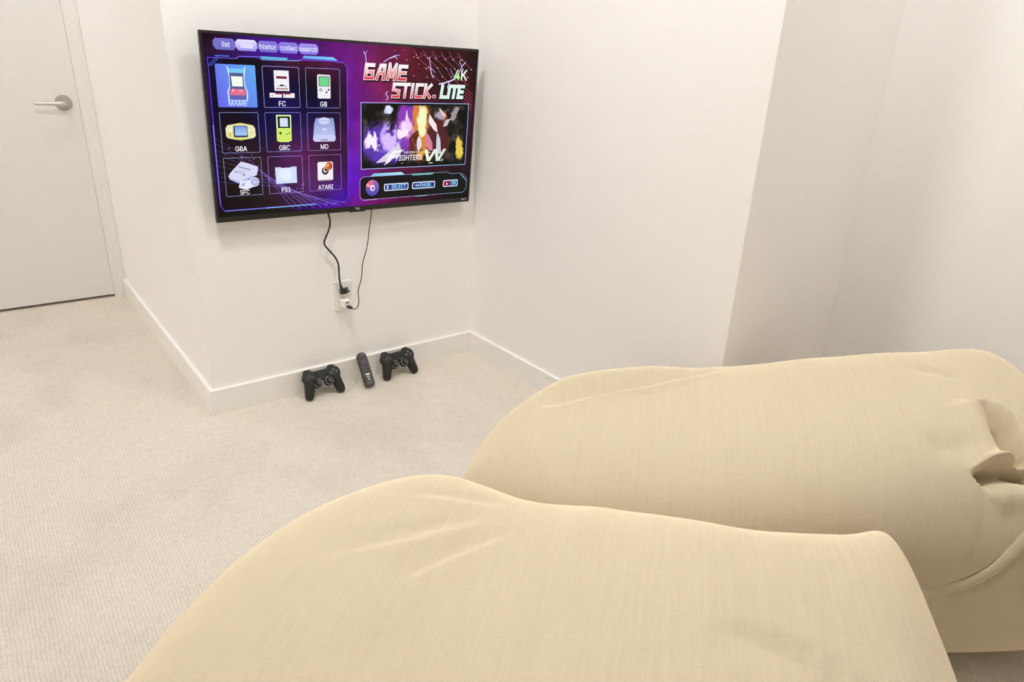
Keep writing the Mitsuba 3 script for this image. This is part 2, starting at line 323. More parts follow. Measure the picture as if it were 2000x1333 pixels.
sb, zb = np.linspace(1.0, 1.9, 70), np.linspace(0, 0.56, 40)
near_n = griddata(np.stack([BS[near], bk.reshape(-1, 3)[near, 2]], 1), BN_[near], tuple(np.meshgrid(sb, zb, indexing='ij')), method='linear')
near_at = RegularGridInterpolator((sb, zb), np.where(np.isnan(near_n), 0.0, near_n), bounds_error=False, fill_value=0.0)
def front_limit(V):
    """under its top edge the front bag is pressed in by the back one"""
    s, n = to_sn(V, FRONT['ang'])
    lim = near_at(np.stack([s, V[:, 2]], 1)) + 0.024 - 0.2 * (1 - np.clip((s - 1.18) / 0.12, 0, 1))
    push = np.maximum(lim - n, 0)
    nh = np.array([-math.sin(FRONT['ang']), -math.cos(FRONT['ang'])])
    V = V.copy(); V[:, :2] += nh * push[:, None]
    return V
def back_limit(V):
    """the back bag is pressed by the front bag and by the right wall"""
    s, n = to_sn(V, FRONT['ang'])
    lim = far_at(np.stack([s, V[:, 2]], 1)) - 0.02
    over = np.maximum(n - lim, 0)
    nh = np.array([-math.sin(FRONT['ang']), -math.cos(FRONT['ang'])])
    V = V.copy(); V[:, :2] -= nh * over[:, None]
    by_wall = V[:, 1] > -L - 0.02
    V[by_wall, 0] = np.minimum(V[by_wall, 0], W - BT - 0.004)
    return V
back_creases = [
    dict(line=[(0.50, -1.13, 0.40), (0.545, -1.18, 0.412), (0.624, -1.225, 0.428), (0.735, -1.275, 0.445), (0.85, -1.315, 0.456), (0.95, -1.338, 0.46)], depth=0.024, width=0.036, side=0.5, lip=0.4),
    dict(line=[(1.16, -1.89, 0.54), (1.146, -1.92, 0.536), (1.115, -1.95, 0.528), (1.071, -1.978, 0.515), (1.049, -2.002, 0.502), (1.035, -2.03, 0.487)], depth=0.060, width=0.020, side=-0.55, lip=0.25, fade=(0.3, 0.1)),
    dict(line=[(1.085, -1.853, 0.544), (1.1, -1.905, 0.537), (1.111, -1.951, 0.528)], depth=-0.010, width=0.018),
    dict(line=[(0.918, -1.976, 0.474), (0.931, -1.98, 0.479), (0.951, -1.984, 0.484), (0.978, -1.998, 0.485), (1.02, -2.026, 0.481), (1.035, -2.045, 0.475)], depth=0.060, width=0.015, side=-0.5, lip=0.2, fade=(0.12, 0.0)),
    dict(line=[(0.945, -1.934, 0.509), (0.961, -1.968, 0.497), (0.988, -1.998, 0.489), (1.01, -2.02, 0.485)], depth=-0.014, width=0.02, fade=(0.4, 0.1)),
    dict(line=[(1.18, -1.71, 0.551), (1.202, -1.762, 0.554), (1.232, -1.819, 0.551)], depth=0.006, width=0.02),
    dict(line=[(0.45, -1.71, 0.188), (0.62, -1.862, 0.198), (0.74, -1.944, 0.213), (0.815, -1.99, 0.231), (0.846, -2.012, 0.243), (0.879, -2.034, 0.262), (0.909, -2.053, 0.286), (0.938, -2.068, 0.321), (0.966, -2.078, 0.36), (1.0, -2.082, 0.396)], depth=0.009, width=0.009, fade=(0.05, 0.05)),
    dict(line=[(0.886, -1.89, 0.507), (0.93, -1.91, 0.513), (0.985, -1.955, 0.505)], depth=0.009, width=0.03),
]
FV, FF, FNm = make_bag(FRONT, front_creases, 360, 420, 'bean_bag', 'big beige linen bean bag lounger nearest the camera with a flat creased top', limit=front_limit, seed=3)
BV, BF, BNm = make_bag(BACK, back_creases, 400, 440, 'bean_bag_001', 'big beige linen bean bag beside the right wall with gathered folds and curved seam', limit=back_limit, seed=11)
SEAM = [(0.755, -1.95, 0.228), (0.78, -1.966, 0.235), (0.811, -1.985, 0.243), (0.84, -2.006, 0.255), (0.872, -2.028, 0.274), (0.9, -2.048, 0.298), (0.927, -2.065, 0.333), (0.955, -2.076, 0.372), (0.988, -2.082, 0.408), (1.02, -2.065, 0.44)]
def on_surface(V, N, path, samples):
    from scipy.spatial import cKDTree
    tck, _ = splprep(np.array(path).T, s=0, k=3); Q = np.array(splev(np.linspace(0, 1, samples), tck)).T
    d, i = cKDTree(V).query(Q, k=6)
    def sm(A):
        k = np.ones(9) / 9; A = np.pad(A, ((4, 4), (0, 0)), mode='edge'); return np.stack([np.convolve(A[:, c], k, 'valid') for c in range(3)], 1)
    n = sm(N[i].mean(1)); return sm(V[i].mean(1)), n / np.linalg.norm(n, axis=1, keepdims=True)
SP, SN_ = on_surface(BV, BNm, SEAM, 140)
tg = np.gradient(SP, axis=0); tg /= np.linalg.norm(tg, axis=1, keepdims=True)
up = np.cross(SN_, tg); up *= np.sign(up[:, 2:3])
# the welt: a flattened roll of cloth, its lower edge proud of the panel below
prof = [(-0.0055, 0.000), (-0.0060, 0.0045), (-0.0035, 0.0070), (0.002, 0.0072), (0.008, 0.0050), (0.014, 0.0015), (0.017, -0.003), (0.0, -0.006)]
WV = np.concatenate([np.stack([SP + up * a + SN_ * b for a, b in prof], 1).reshape(-1, 3)]); npf = len(prof)
WF = []
for i_ in range(len(SP) - 1):
    for j_ in range(npf):
        a_, b_ = i_ * npf + j_, i_ * npf + (j_ + 1) % npf; WF += [[a_, b_, b_ + npf], [a_, b_ + npf, a_ + npf]]
for j_ in range(1, npf - 1): WF += [[0, j_ + 1, j_], [len(WV) - npf, len(WV) - npf + j_, len(WV) - npf + j_ + 1]]
wm = trimesh.Trimesh(WV, WF, process=False); wm.fix_normals()
k = obj('seam', mikit.ply(wm, 'linen', smooth=True, uv=np.stack([np.repeat(np.arange(len(SP)) * 0.006, npf), np.tile(np.array([q[0] for q in prof]), len(SP))], 1)), 'bean_bag_001')
labels[k] = {'label': 'raised curved seam on the shaded side'}

# ------------------------------------------------------------------ television (0.962 x 0.560 m, tilted forward on its mount)
TVW, TVH = 0.962, 0.560
from scipy.spatial.transform import Rotation
TR = Rotation.from_euler('ZXY', [-0.0103, 0.0791, 0.0039]).as_matrix()
TC = np.array([0.5504, -0.0702, 0.9623])
TVX, TVU, TVN = TR @ [1, 0, 0], TR @ [0, 0, 1], TR @ [0, -1, 0]
TO = TC - TVX * TVW / 2 - TVU * TVH / 2            # lower left corner of the front face
TF = frame(TO, TVX, TVU, TVN)                      # local x right, y up, z out of the screen; metres
tv = tag('television', 'flat black-framed television on the wall showing a purple game menu', 'television')
bz, bzb = 0.0075, 0.017
outer = m3.CrossSection([[(0, 0), (TVW, 0), (TVW, TVH), (0, TVH)]])
hole = m3.CrossSection([[(bz, bzb), (TVW - bz, bzb), (TVW - bz, TVH - bz), (bz, TVH - bz)]])
rim = (outer - hole).extrude(0.006).translate((0, 0, -0.003))
slabm = rbox(TVW, TVH, 0.012, 0.003).translate((TVW / 2, TVH / 2, -0.0075)) - hole.extrude(0.02).translate((0, 0, -0.0065))
obj('frame', mikit.ply(moved(rim + slabm, TF), 'gloss_black', smooth=30), tv)
backm = rbox(TVW * 0.72, TVH * 0.55, 0.03, 0.008).translate((TVW / 2, TVH * 0.40, -0.026))
obj('back_housing', mikit.ply(moved(backm, TF), 'matte_black', smooth=30), tv)
# wall mount arms behind it
arms = cat(*[moved(rbox(0.03, 0.28, 0.012, 0.002).translate((TVW / 2 + s * 0.12, TVH * 0.42, -0.042)), TF) for s in (-1, 1)])
plate = box(TC[0] - 0.2, TC[0] + 0.2, -0.012, -0.0005, 0.88, 1.02)
obj('wall_mount', mikit.ply(cat(arms, plate), 'matte_black'), tv)

def emit(mesh, col=None):
    """a lit piece of the screen; col: one sRGB colour, or an (n, 3) array per vertex"""
    c = lin(col)
    if c.ndim == 1:
        return mikit.ply(mesh, 'screen_glass', emitter={'type': 'area', 'sampling_weight': 0.0, 'radiance': {'type': 'rgb', 'value': [float(v) for v in c]}})
    return mikit.ply(mesh, 'screen_glass', color=c, emitter={'type': 'area', 'sampling_weight': 0.0, 'radiance': {'type': 'mesh_attribute', 'name': 'vertex_color'}})
MM = 0.001
def flat(poly, layer):
    """a shapely polygon in millimetres as a thin sheet on the screen, at the given layer"""
    ms = [trimesh.creation.extrude_polygon(g, 0.15, engine='earcut') for g in getattr(poly, 'geoms', [poly]) if g.area > 1e-3]
    m = cat(*ms); m.apply_translation((0, 0, layer * 0.25 - 1.7)); m.apply_scale(MM); return m
def colours(mesh, fn):
    v = np.asarray(mesh.vertices) / MM
    return np.array([fn(x, y) for x, y, _ in v], float)
def piece(parent, name, polys):
    """polys: list of (polygon, layer, colour or fn(x, y)); one coloured mesh"""
    ms, cs = [], []
    for pol, lay, c in polys:
        m = flat(pol, lay) if not isinstance(pol, trimesh.Trimesh) else pol
        cs.append(colours(m, c) if callable(c) else np.tile(np.asarray(c, float), (len(m.vertices), 1))); ms.append(m)
    m = cat(*ms); cs = np.vstack(cs)
    m = moved(m, TF)
    one = np.ptp(cs, axis=0).max() < 1e-6
    return obj(name, emit(m, cs[0] if one else cs), parent)
def R(x0, y0, x1, y1, r=0): 
    b = sg.box(x0 + r, y0 + r, x1 - r, y1 - r); return b.buffer(r, 6) if r else b
def O(cx, cy, rx, ry=None): return sa.scale(sg.Point(cx, cy).buffer(1, 12), rx, ry or rx)
def LN(pts, w): return sg.LineString(pts).buffer(w / 2, cap_style=2, join_style=2)
def PG(*pts): return sg.Polygon(pts).buffer(0)
def RING(p, w): return p.difference(p.buffer(-w))
def TX(text, x0, y0, x1, h, layer, shear=0.0, bold=True):
    """lettering fitted between x0 and x1 (mm), capitals h mm tall"""
    m = meshkit.text_mesh(text, h, 0.15, bold=bold)
    b = m.bounds; m.apply_translation((-b[0, 0], 0, 0)); s = (x1 - x0) / (b[1, 0] - b[0, 0])
    m.apply_scale((s, 1, 1))
    if shear: v = m.vertices.copy(); v[:, 0] += v[:, 1] * shear; m.vertices = v
    m.apply_translation((x0, y0, layer * 0.25 - 1.7)); m.apply_scale(MM); return m
def lerp(a, b, t): t = min(max(t, 0), 1); return np.asarray(a, float) * (1 - t) + np.asarray(b, float) * t
def ygrad(y0, c0, y1, c1): return lambda x, y: lerp(c0, c1, (y - y0) / (y1 - y0))
def xgrad(x0, c0, x1, c1): return lambda x, y: lerp(c0, c1, (x - x0) / (x1 - x0))

def picture(x0, y0, x1, y1, nx, ny, fn, layer):
    X, Y = np.meshgrid(np.linspace(x0, x1, nx), np.linspace(y0, y1, ny))
    V = np.stack([X.ravel(), Y.ravel(), np.full(X.size, layer * 0.25 - 1.7)], 1) * MM
    i, j = np.meshgrid(np.arange(ny - 1), np.arange(nx - 1), indexing='ij'); a = i * nx + j
    F = np.concatenate([np.stack([a, a + 1, a + nx + 1], -1).reshape(-1, 3), np.stack([a, a + nx + 1, a + nx], -1).reshape(-1, 3)])
    return moved(trimesh.Trimesh(V, F, process=False), TF), np.clip(fn(X.ravel(), Y.ravel()), 0, 255)
BGP = np.array([  # x, y (mm), sRGB of the menu's background
    (8, 552, 30, 8, 22), (60, 550, 34, 8, 30), (130, 550, 60, 16, 110), (250, 550, 70, 18, 130), (380, 552, 96, 20, 110), (480, 545, 104, 26, 112), (600, 545, 104, 28, 70), (740, 545, 84, 24, 40), (900, 545, 44, 22, 20), (952, 550, 34, 16, 16),
    (8, 480, 40, 14, 60), (200, 515, 66, 20, 140), (330, 500, 84, 20, 130), (430, 520, 110, 24, 130),
    (480, 480, 120, 26, 140), (475, 400, 112, 24, 140), (470, 320, 96, 22, 140), (475, 250, 110, 30, 150), (475, 180, 100, 28, 170), (470, 120, 92, 24, 180), (470, 60, 104, 24, 180), (480, 28, 112, 22, 130),
    (540, 470, 118, 30, 80), (590, 400, 130, 36, 90), (700, 480, 84, 26, 36), (640, 400, 110, 30, 70), (800, 490, 56, 26, 24), (900, 470, 48, 22, 24), (945, 400, 66, 20, 30), (800, 370, 60, 24, 40),
    (945, 250, 56, 20, 40), (945, 150, 46, 20, 36), (700, 137, 80, 26, 54), (560, 137, 104, 30, 100), (850, 137, 50, 24, 32),
    (560, 27, 110, 18, 96), (650, 26, 90, 14, 60), (760, 25, 50, 20, 34), (900, 25, 24, 22, 16),
    (6, 300, 22, 8, 60), (6, 150, 22, 12, 60), (8, 30, 22, 18, 14), (200, 24, 26, 22, 18), (330, 24, 60, 18, 120), (410, 22, 84, 20, 150)], float)
PNP = np.array([  # inside the left panel
    (30, 480, 18, 6, 40), (150, 480, 20, 10, 22), (260, 480, 60, 18, 48), (380, 485, 90, 24, 70), (440, 470, 60, 16, 70),
    (165, 410, 10, 6, 34), (230, 430, 14, 10, 62), (230, 370, 26, 12, 84), (300, 410, 14, 8, 30), (365, 430, 36, 16, 16), (365, 370, 14, 8, 60), (440, 400, 44, 14, 40), (440, 300, 50, 14, 50),
    (30, 340, 12, 6, 30), (95, 310, 26, 8, 24), (95, 240, 34, 16, 26), (165, 280, 20, 12, 60), (230, 300, 14, 12, 50), (230, 240, 60, 28, 70), (290, 280, 50, 22, 80), (365, 300, 34, 12, 40), (365, 235, 66, 28, 60),
    (165, 200, 44, 20, 34), (300, 205, 80, 24, 70), (95, 180, 40, 24, 20), (95, 95, 26, 14, 14), (230, 180, 70, 30, 80), (230, 100, 74, 36, 90), (365, 170, 66, 30, 60), (365, 95, 76, 34, 96), (440, 200, 60, 18, 60), (440, 100, 70, 20, 120),
    (50, 50, 24, 14, 20), (160, 50, 34, 24, 24), (260, 50, 60, 32, 56), (350, 50, 70, 26, 120), (430, 48, 72, 22, 170)], float)
fbg, fpn = (RBFInterpolator(q[:, :2] / 100, q[:, 2:], kernel='linear', smoothing=0.02) for q in (BGP, PNP))
def smoke(x, y, s): return meshkit.fbm(np.stack([x / s, y / s, 0 * x], -1), 4, 7)[:, None]
def bg_fn(x, y):
    c = fbg(np.stack([x, y], 1) / 100); return c * (0.72 + 0.56 * smoke(x, y, 60.0))
def pn_fn(x, y):
    c = fpn(np.stack([x, y], 1) / 100); return c * (0.70 + 0.6 * smoke(x, y, 50.0))
m, c = picture(bz / MM - 0.5, bzb / MM - 0.5, TVW / MM - bz / MM + 0.5, TVH / MM - bz / MM + 0.5, 200, 116, bg_fn, 0)
scr = obj('screen', emit(m, c), tv)
labels[scr] = {'label': 'lit screen with a game menu on a purple background'}
PANEL = [(18, 490), (100, 490), (106, 496), (163, 498), (176, 490), (286, 492), (300, 496), (404, 496), (420, 494), (436, 494), (450, 482), (451, 48), (436, 35), (27, 35), (17, 52)]
m, c = picture(17, 36, 449, 492, 130, 136, pn_fn, 1)
panel = obj('menu_panel', emit(m, c), scr); labels[panel] = {'label': 'dark panel of nine icon tiles'}
# panel outline
violet, cyan, pale = (140, 110, 255), (120, 200, 240), (150, 190, 240)
def pcol(x, y): 
    return lerp((110, 60, 235), (150, 190, 245), (x - 20) / 260) if y > 250 and x < 300 else (lerp((130, 90, 240), (120, 90, 250), (x - 300) / 150) if y > 250 else lerp((100, 60, 220), (150, 180, 240), 1 - abs(x - 230) / 220))
piece(scr, 'panel_border', [(RING(PG(*PANEL), 2.2), 2, pcol), (PG((300, 499), (306, 507), (402, 507), (418, 497)), 2, xgrad(300, (110, 170, 240), 418, (120, 200, 250))),
      (PG((168, 499), (176, 491), (250, 491), (256, 498)), 2, (96, 176, 214)), (LN([(20, 466), (46, 494)], 3), 2, (50, 80, 190)), (LN([(27, 466), (52, 492)], 2.4), 2, (60, 90, 200)), (R(40, 493, 80, 496), 2, (70, 120, 220)),
      (R(15.5, 56, 18.5, 300), 3, ygrad(56, (130, 90, 240), 300, (120, 130, 250))), (LN([(28, 34.5), (200, 34.5)], 2.4), 3, (120, 130, 220)), (LN([(160, 34.5), (330, 35)], 3), 3, (130, 200, 255))])
# tabs
tabs = [(37, 100, 'list', 62, 84, (112, 106, 190), (120, 112, 200)), (100, 163, 'class', 114, 150, (150, 140, 235), (232, 228, 255)), (165, 226, 'histor', 170, 221, (118, 110, 206), (130, 116, 214)), (227, 289, 'collec', 233, 285, (128, 112, 214), (142, 124, 222)), (290, 353, 'search', 292, 350, (134, 120, 222), (160, 146, 234))]
for x0, x1, t, a, b, c0, c1 in tabs:
    p = PG(*[(x0 + 8, 511), (x1 - 6, 511), (x1, 519), (x1, 534), (x1 - 7, 542), (x0 + 7, 542), (x0, 534), (x0, 521)]).buffer(-2).buffer(2)
    piece(scr, 'tab', [(p, 2, ygrad(511, c0, 542, c1)), (TX(t, a, 519.5, b, 13.5, 3), 3, (222, 226, 252) if t != 'class' else (244, 242, 255))])
# tiles
XS, YS = [(37, 153), (173, 288), (308.5, 424)], [(351, 472.5), (215, 337), (80, 201)]
tile_c = [[None, (150, 160, 225), (140, 150, 215)], [(130, 150, 205), (126, 136, 205), (132, 130, 200)], [(130, 150, 190), (150, 130, 220), (140, 120, 200)]]
caps = [['MAME', 'FC', 'GB'], ['GBA', 'GBC', 'MD'], ['SFC', 'PS1', 'ATARI']]
capx = [[(67, 122), (219, 241), (354, 378)], [(76, 112), (213, 248), (352, 379)], [(80, 110), (214, 244), (339, 393)]]
capy = [356, 220.5, 84.5]
for r in range(3):
    for q in range(3):
        p = R(XS[q][0], YS[r][0], XS[q][1], YS[r][1], 4)
        if tile_c[r][q] is None: piece(scr, 'tile', [(p, 2, lambda x, y: lerp((104, 96, 232), (96, 170, 236), (x - 37) / 116 * 0.6 + (y - 351) / 121 * 0.4))])
        else: piece(scr, 'tile', [(RING(p, 1.6), 2, tile_c[r][q])])
        piece(scr, 'caption', [(TX(caps[r][q], capx[r][q][0], capy[r], capx[r][q][1], 14.8, 5), 5, (196, 216, 252) if (r, q) == (0, 0) else (240, 240, 246))])
# icons
white, grey = (238, 236, 242), (60, 58, 66)
piece(scr, 'icon', [(PG((69, 467), (73, 467), (78, 438), (77, 412), (70, 396), (72, 372), (121, 372), (124, 397), (117, 412), (116, 440), (120, 466), (124, 466), (119.5, 437), (120.5, 413), (127, 397), (125, 370), (68, 370), (66.5, 396), (74, 413), (74.5, 438)), 3, (208, 232, 250)),
     (PG((74, 461), (119, 461), (116, 449), (77, 449)), 3, (120, 200, 244)), (PG((76, 449), (117, 449), (117, 404), (76, 404)), 3, (84, 92, 140)), (PG((80, 440), (114, 439), (113, 411), (82, 411)), 4, (240, 246, 236)), (PG((77, 404), (116, 404), (122, 391), (118, 386), (76, 386), (72, 391)), 4, (226, 110, 140)),
     (PG((74, 386), (120, 386), (122, 373), (72, 373)), 3, (96, 100, 176)), (R(82, 397, 86, 403), 5, (250, 230, 240)), (LN([(100, 400), (112, 398)], 2), 5, (250, 220, 235))])
piece(scr, 'icon', [(R(208, 401, 255, 461, 1.5), 3, white), (R(215, 437, 248, 444), 4, (110, 40, 56)), (R(213, 406, 251, 409), 4, (150, 70, 80)), (R(226, 415, 238, 420), 4, grey), (PG((219, 413), (223, 413), (221, 418)), 4, grey), (PG((242, 413), (246, 413), (244, 418)), 4, grey),
     (R(192, 381, 230, 395, 1), 3, white), (R(210, 391, 230, 396), 4, (150, 40, 60)), (R(234, 381, 271, 395, 1), 3, white), (R(236, 391, 258, 396), 4, (150, 40, 60)), (R(197, 386, 202, 388), 4, grey), (R(239, 386, 243, 388), 4, grey)])
piece(scr, 'icon', [(R(346.5, 380.5, 391, 453.5, 4), 3, white), (R(351, 417, 388, 449, 2), 4, (136, 140, 150)), (R(355.5, 419, 384, 445.5), 5, (104, 214, 130)), (PG((352, 407), (358, 413), (364, 407), (358, 401)).difference(R(355.5, 404.5, 360.5, 409.5)), 4, (80, 80, 92)), (O(384, 408, 3), 4, grey), (O(377, 400, 3), 4, grey), (LN([(366, 392), (369, 388)], 1.6), 4, (190, 190, 198)), (LN([(373, 392), (376, 388)], 1.6), 4, (190, 190, 198))])
gba = PG((58, 299), (75, 302), (97, 306), (118, 302), (135, 298), (141, 288), (141.5, 266), (134, 259.5), (118, 257), (95, 253), (72, 257), (58, 260), (52, 266), (52, 290)).buffer(-3).buffer(3)
piece(scr, 'icon', [(gba, 3, lambda x, y: lerp((232, 232, 190), (206, 204, 84), 1 - abs(x - 97) / 46)), (R(75, 263, 117, 297, 3), 4, (52, 62, 98)), (R(79, 268, 115, 295.5, 1), 5, ygrad(268, (168, 206, 240), 295, (120, 152, 226))), (O(63, 270, 4, 5), 4, (214, 196, 60)), (O(130, 276, 5), 4, (228, 222, 150)), (O(66, 284, 5), 4, (240, 240, 226))])
piece(scr, 'icon', [(PG((208, 329.5), (256.5, 329.5), (255.5, 249), (243, 245), (219, 245), (207, 249)).buffer(-2).buffer(2), 3, (206, 232, 110)), (R(208, 289, 256, 329, 2).difference(R(212, 288, 252, 326)), 4, (226, 246, 196)), (R(212.5, 289.5, 252, 325), 4, (18, 38, 16)), (R(219, 293, 245, 320), 5, (214, 220, 244)), (R(214.5, 272, 224, 275), 4, (44, 60, 30)), (R(217.7, 268.5, 220.8, 278.5), 4, (44, 60, 30)), (O(240, 270, 2), 4, (60, 80, 40)), (O(248, 273, 2), 4, (60, 80, 40))])
piece(scr, 'icon', [(PG((338, 320), (399, 320), (402, 302), (406, 251), (401, 244), (333, 244), (326.5, 251), (332, 302)), 3, ygrad(244, (206, 210, 244), 320, (134, 150, 206))), (O(366.5, 310, 21, 12), 4, (170, 182, 226)), (O(366.5, 311, 19, 10), 5, (206, 216, 244)), (LN([(347, 311), (386, 311)], 1.4), 6, (120, 136, 190)), (R(340, 268, 392, 279, 4).difference(R(341.5, 269.5, 390.5, 277.5, 3)), 4, (164, 172, 222)), (R(360, 281, 373, 286), 4, (226, 230, 250)), (R(336, 252, 397, 266, 3), 4, (200, 204, 240)), (R(353, 248, 378, 251), 5, (110, 110, 140)), (LN([(331, 262), (336, 300)], 2), 4, (150, 160, 210)), (LN([(402, 262), (397, 300)], 2), 4, (120, 130, 190))])
piece(scr, 'icon', [(PG((90, 189), (112, 182), (140, 171), (141, 160), (136, 144), (123, 139), (104, 128), (77, 121), (52, 134), (48.5, 145), (56, 156)).buffer(-2).buffer(2), 3, (214, 214, 240)), (PG((52, 134), (77, 121), (104, 128), (123, 139), (124, 144), (78, 128), (50, 142)), 4, (186, 188, 226)), (PG((78, 172), (83, 175), (120, 163), (115, 160)), 4, (150, 156, 196)), (PG((64, 157), (84, 165), (106, 156), (90, 148)), 4, (196, 198, 232)), (O(72, 158, 3), 5, (140, 142, 180)), (O(96, 147, 4, 3), 5, (130, 132, 176)),
     (LN([(83, 118), (100, 113), (127, 122)], 20).buffer(3), 5, (226, 228, 248)), (O(127, 123, 15.5), 5, (226, 228, 248)), (RING(O(128, 123, 11.5), 2.4), 6, (120, 126, 190)), (O(128, 123, 8.5), 6, (186, 196, 240)), (LN([(86, 112), (92, 122)], 1.8), 6, (90, 90, 120)), (LN([(91, 111), (97, 121)], 1.8), 6, (90, 90, 120))])
piece(scr, 'icon', [(PG((196, 166), (214, 166), (216, 163.5), (246, 163.5), (248, 166), (267, 166), (267, 112), (197, 112)), 3, lambda x, y: lerp((228, 236, 250), (206, 216, 246), abs(x - 231) / 40)), (O(231, 139, 20, 18), 4, (222, 236, 250)), (LN([(200, 163.5), (213, 163.5)], 1.2), 4, (150, 160, 200)), (LN([(249, 163.5), (263, 163.5)], 1.2), 4, (150, 160, 200))])
piece(scr, 'icon', [(R(339, 114, 394, 177.5, 6), 3, (240, 236, 240)), (O(366, 147, 12, 13), 4, (44, 36, 40)), (O(366, 149, 8, 9), 5, (196, 186, 186)), (LN([(366, 148), (378, 160)], 8), 6, (60, 40, 44)), (O(379, 163, 12, 14), 7, lambda x, y: lerp((236, 130, 60), (140, 50, 20), (x - 374) / 16)), (O(375, 166, 4), 8, (246, 190, 130)), (R(345, 114.5, 388, 117), 4, (150, 144, 150))])
# network of thin lines with dots, lower left and upper right
rng = np.random.default_rng(4)
net = []
for i in range(9):
    x0, y0, x1, y1 = 14, 262 - i * 17 + rng.uniform(-3, 3), 250 + i * 24, 22 + rng.uniform(0, 8)
    xm, ym = x0 + (x1 - x0) * 0.42, y0 + (y1 - y0) * 0.30 + 6
    ptsl = [(x0, y0), (xm, ym), ((xm + x1) / 2 + 10, (ym + y1) / 2 - 8), (x1, y1)]
    net.append((LN(ptsl, 1.1), 1.6, lambda x, y: lerp((70, 50, 130), (150, 120, 230), (x - 20) / 260)))
for i in range(26):
    t = rng.uniform(0, 1); net.append((O(20 + 390 * t + rng.uniform(-20, 20), 230 - 200 * t + rng.uniform(-40, 30), rng.uniform(1, 2.2)), 1.7, (170, 140, 220)))
k = piece(scr, 'line_network', net); labels[k] = {'label': 'violet network of thin lines at the lower left', 'kind': 'stuff'}
net = []
for a in range(6):
    x0 = 695 + a * 36
    ptsl = [(x0, 545), (x0 + 16 + 4 * (a % 2), 520), (x0 + 62, 490), (x0 + 84, 462), (x0 + 124, 436)]
    net.append((LN([p for p in ptsl if p[0] < 950], 1.3), 1, (206, 90, 130)))
    if a < 5: net.append((LN([ptsl[1], (ptsl[1][0] + 24, 532), (x0 + 36 + 20, 520)], 1), 1, (170, 80, 130)))
    net += [(O(p[0], p[1], 2.3), 2, (246, 190, 210)) for p in ptsl[1:4] if p[0] < 950]
for a in range(5): net.append((LN([(915, 428 - a * 13), (950, 402 - a * 13)], 1.3), 1, (216, 80, 120)))
for i in range(16): net.append((O(rng.uniform(610, 790), rng.uniform(450, 545), rng.uniform(1, 2.6)), 1, (220, 130, 150)))
k = piece(scr, 'line_network', net); labels[k] = {'label': 'pink network of thin lines at the upper right', 'kind': 'stuff'}
bolt = [LN([(880, 470), (866, 455), (845, 447), (820, 440), (800, 436)], 5), LN([(880, 470), (896, 500), (910, 515)], 3.4), LN([(896, 500), (884, 512), (888, 522)], 2.4), LN([(845, 447), (838, 428), (842, 415)], 3), LN([(868, 456), (852, 478), (846, 490)], 2), LN([(757, 525), (762, 500), (768, 470), (776, 456)], 3.2), LN([(762, 492), (784, 474)], 2.2),
        LN([(518, 495), (514, 520), (508, 530)], 3), LN([(514, 520), (520, 533)], 2), LN([(580, 500), (600, 512), (624, 520), (632, 512)], 3), LN([(600, 512), (626, 524), (640, 524)], 2.2), LN([(596, 408), (590, 398), (600, 388), (592, 378)], 3)]
for b in bolt: piece(scr, 'lightning', [(b, 3, (176, 160, 250))] + ([(b.buffer(-0.8), 4, (236, 232, 255))] if b.area > 60 else []))
# game title: blocky letters drawn as strokes in a unit square
GLYPH = {'G': [[(1, 1), (0, 1), (0, 0), (1, 0), (1, .5), (.5, .5)]], 'A': [[(0, 0), (.45, 1), (1, 1), (1, 0)], [(.25, .42), (1, .42)]], 'M': [[(0, 0), (.12, 1), (.5, .3), (1, 1), (1, 0)]], 'E': [[(1, 1), (0, 1), (0, 0), (1, 0)], [(0, .5), (.9, .5)]],
         'S': [[(1, 1), (0, 1), (0, .55), (1, .45), (1, 0), (0, 0)]], 'T': [[(-.1, 1), (1.1, 1)], [(.5, 1), (.5, 0)]], 'I': [[(.5, 1), (.5, 0)]], 'C': [[(1, 1), (0, 1), (0, 0), (1, 0)]], 'K': [[(0, 1), (0, 0)], [(1, 1), (.1, .5), (1, 0)]], 'L': [[(0, 1), (0, 0), (1, 0)]]}
def strokes(text, x0, x1, y0, h, w, shear, gap=0.62):
    widths = [0.25 if ch == 'I' else 1.0 for ch in text]; unit = (x1 - x0 - w) / (sum(widths) + gap * (len(text) - 1))
    x, out = x0 + w / 2, []
    for ch, wd in zip(text, widths):
        for ln in GLYPH[ch]:
            px = [(x + (p[0] if ch != 'I' else 0.5) * wd * unit, y0 + w / 2 + p[1] * (h - w)) for p in ln]
            out.append(sg.LineString(px).buffer(w / 2, cap_style=3, join_style=2, mitre_limit=2))
        x += (wd + gap) * unit
    g = shapely.union_all(out)
    return sa.affine_transform(g, [1, shear, 0, 1, -shear * y0, 0])
red = lambda y0: (lambda x, y: lerp((216, 62, 72), (246, 242, 242), (y - y0 - 10) / 30))
def word(t, x0, x1, y0, h, w, sh, dark, rim, fill):
    g = strokes(t, x0, x1, y0, h, w, sh)
    return [(sa.translate(g.buffer(2.5, join_style=2), 3.5, -4), 3, dark), (g.buffer(1.6, join_style=2), 4, rim), (g.buffer(-0.7, join_style=2), 5, fill)]
piece(scr, 'title', word('GAME', 508, 668, 443, 51, 9.5, 0.13, (34, 14, 18), (246, 234, 236), red(443)) + word('STICK', 612, 768, 387, 49, 8.5, 0.13, (34, 14, 18), (244, 230, 232), red(387)) + [(R(776, 388, 790, 400), 4, (240, 226, 228)), (R(778.5, 390, 787.5, 398), 5, (190, 50, 70))])
piece(scr, 'title', word('LITE', 806, 906, 388, 47, 9.5, 0.15, (20, 26, 24), (214, 236, 226), (220, 240, 232)))
piece(scr, 'title', [(TX('4', 863, 452, 889, 35, 6), 6, ygrad(452, (150, 240, 120), 488, (230, 255, 220))), (TX('K', 893, 452, 920, 35, 6), 6, (226, 244, 226))])
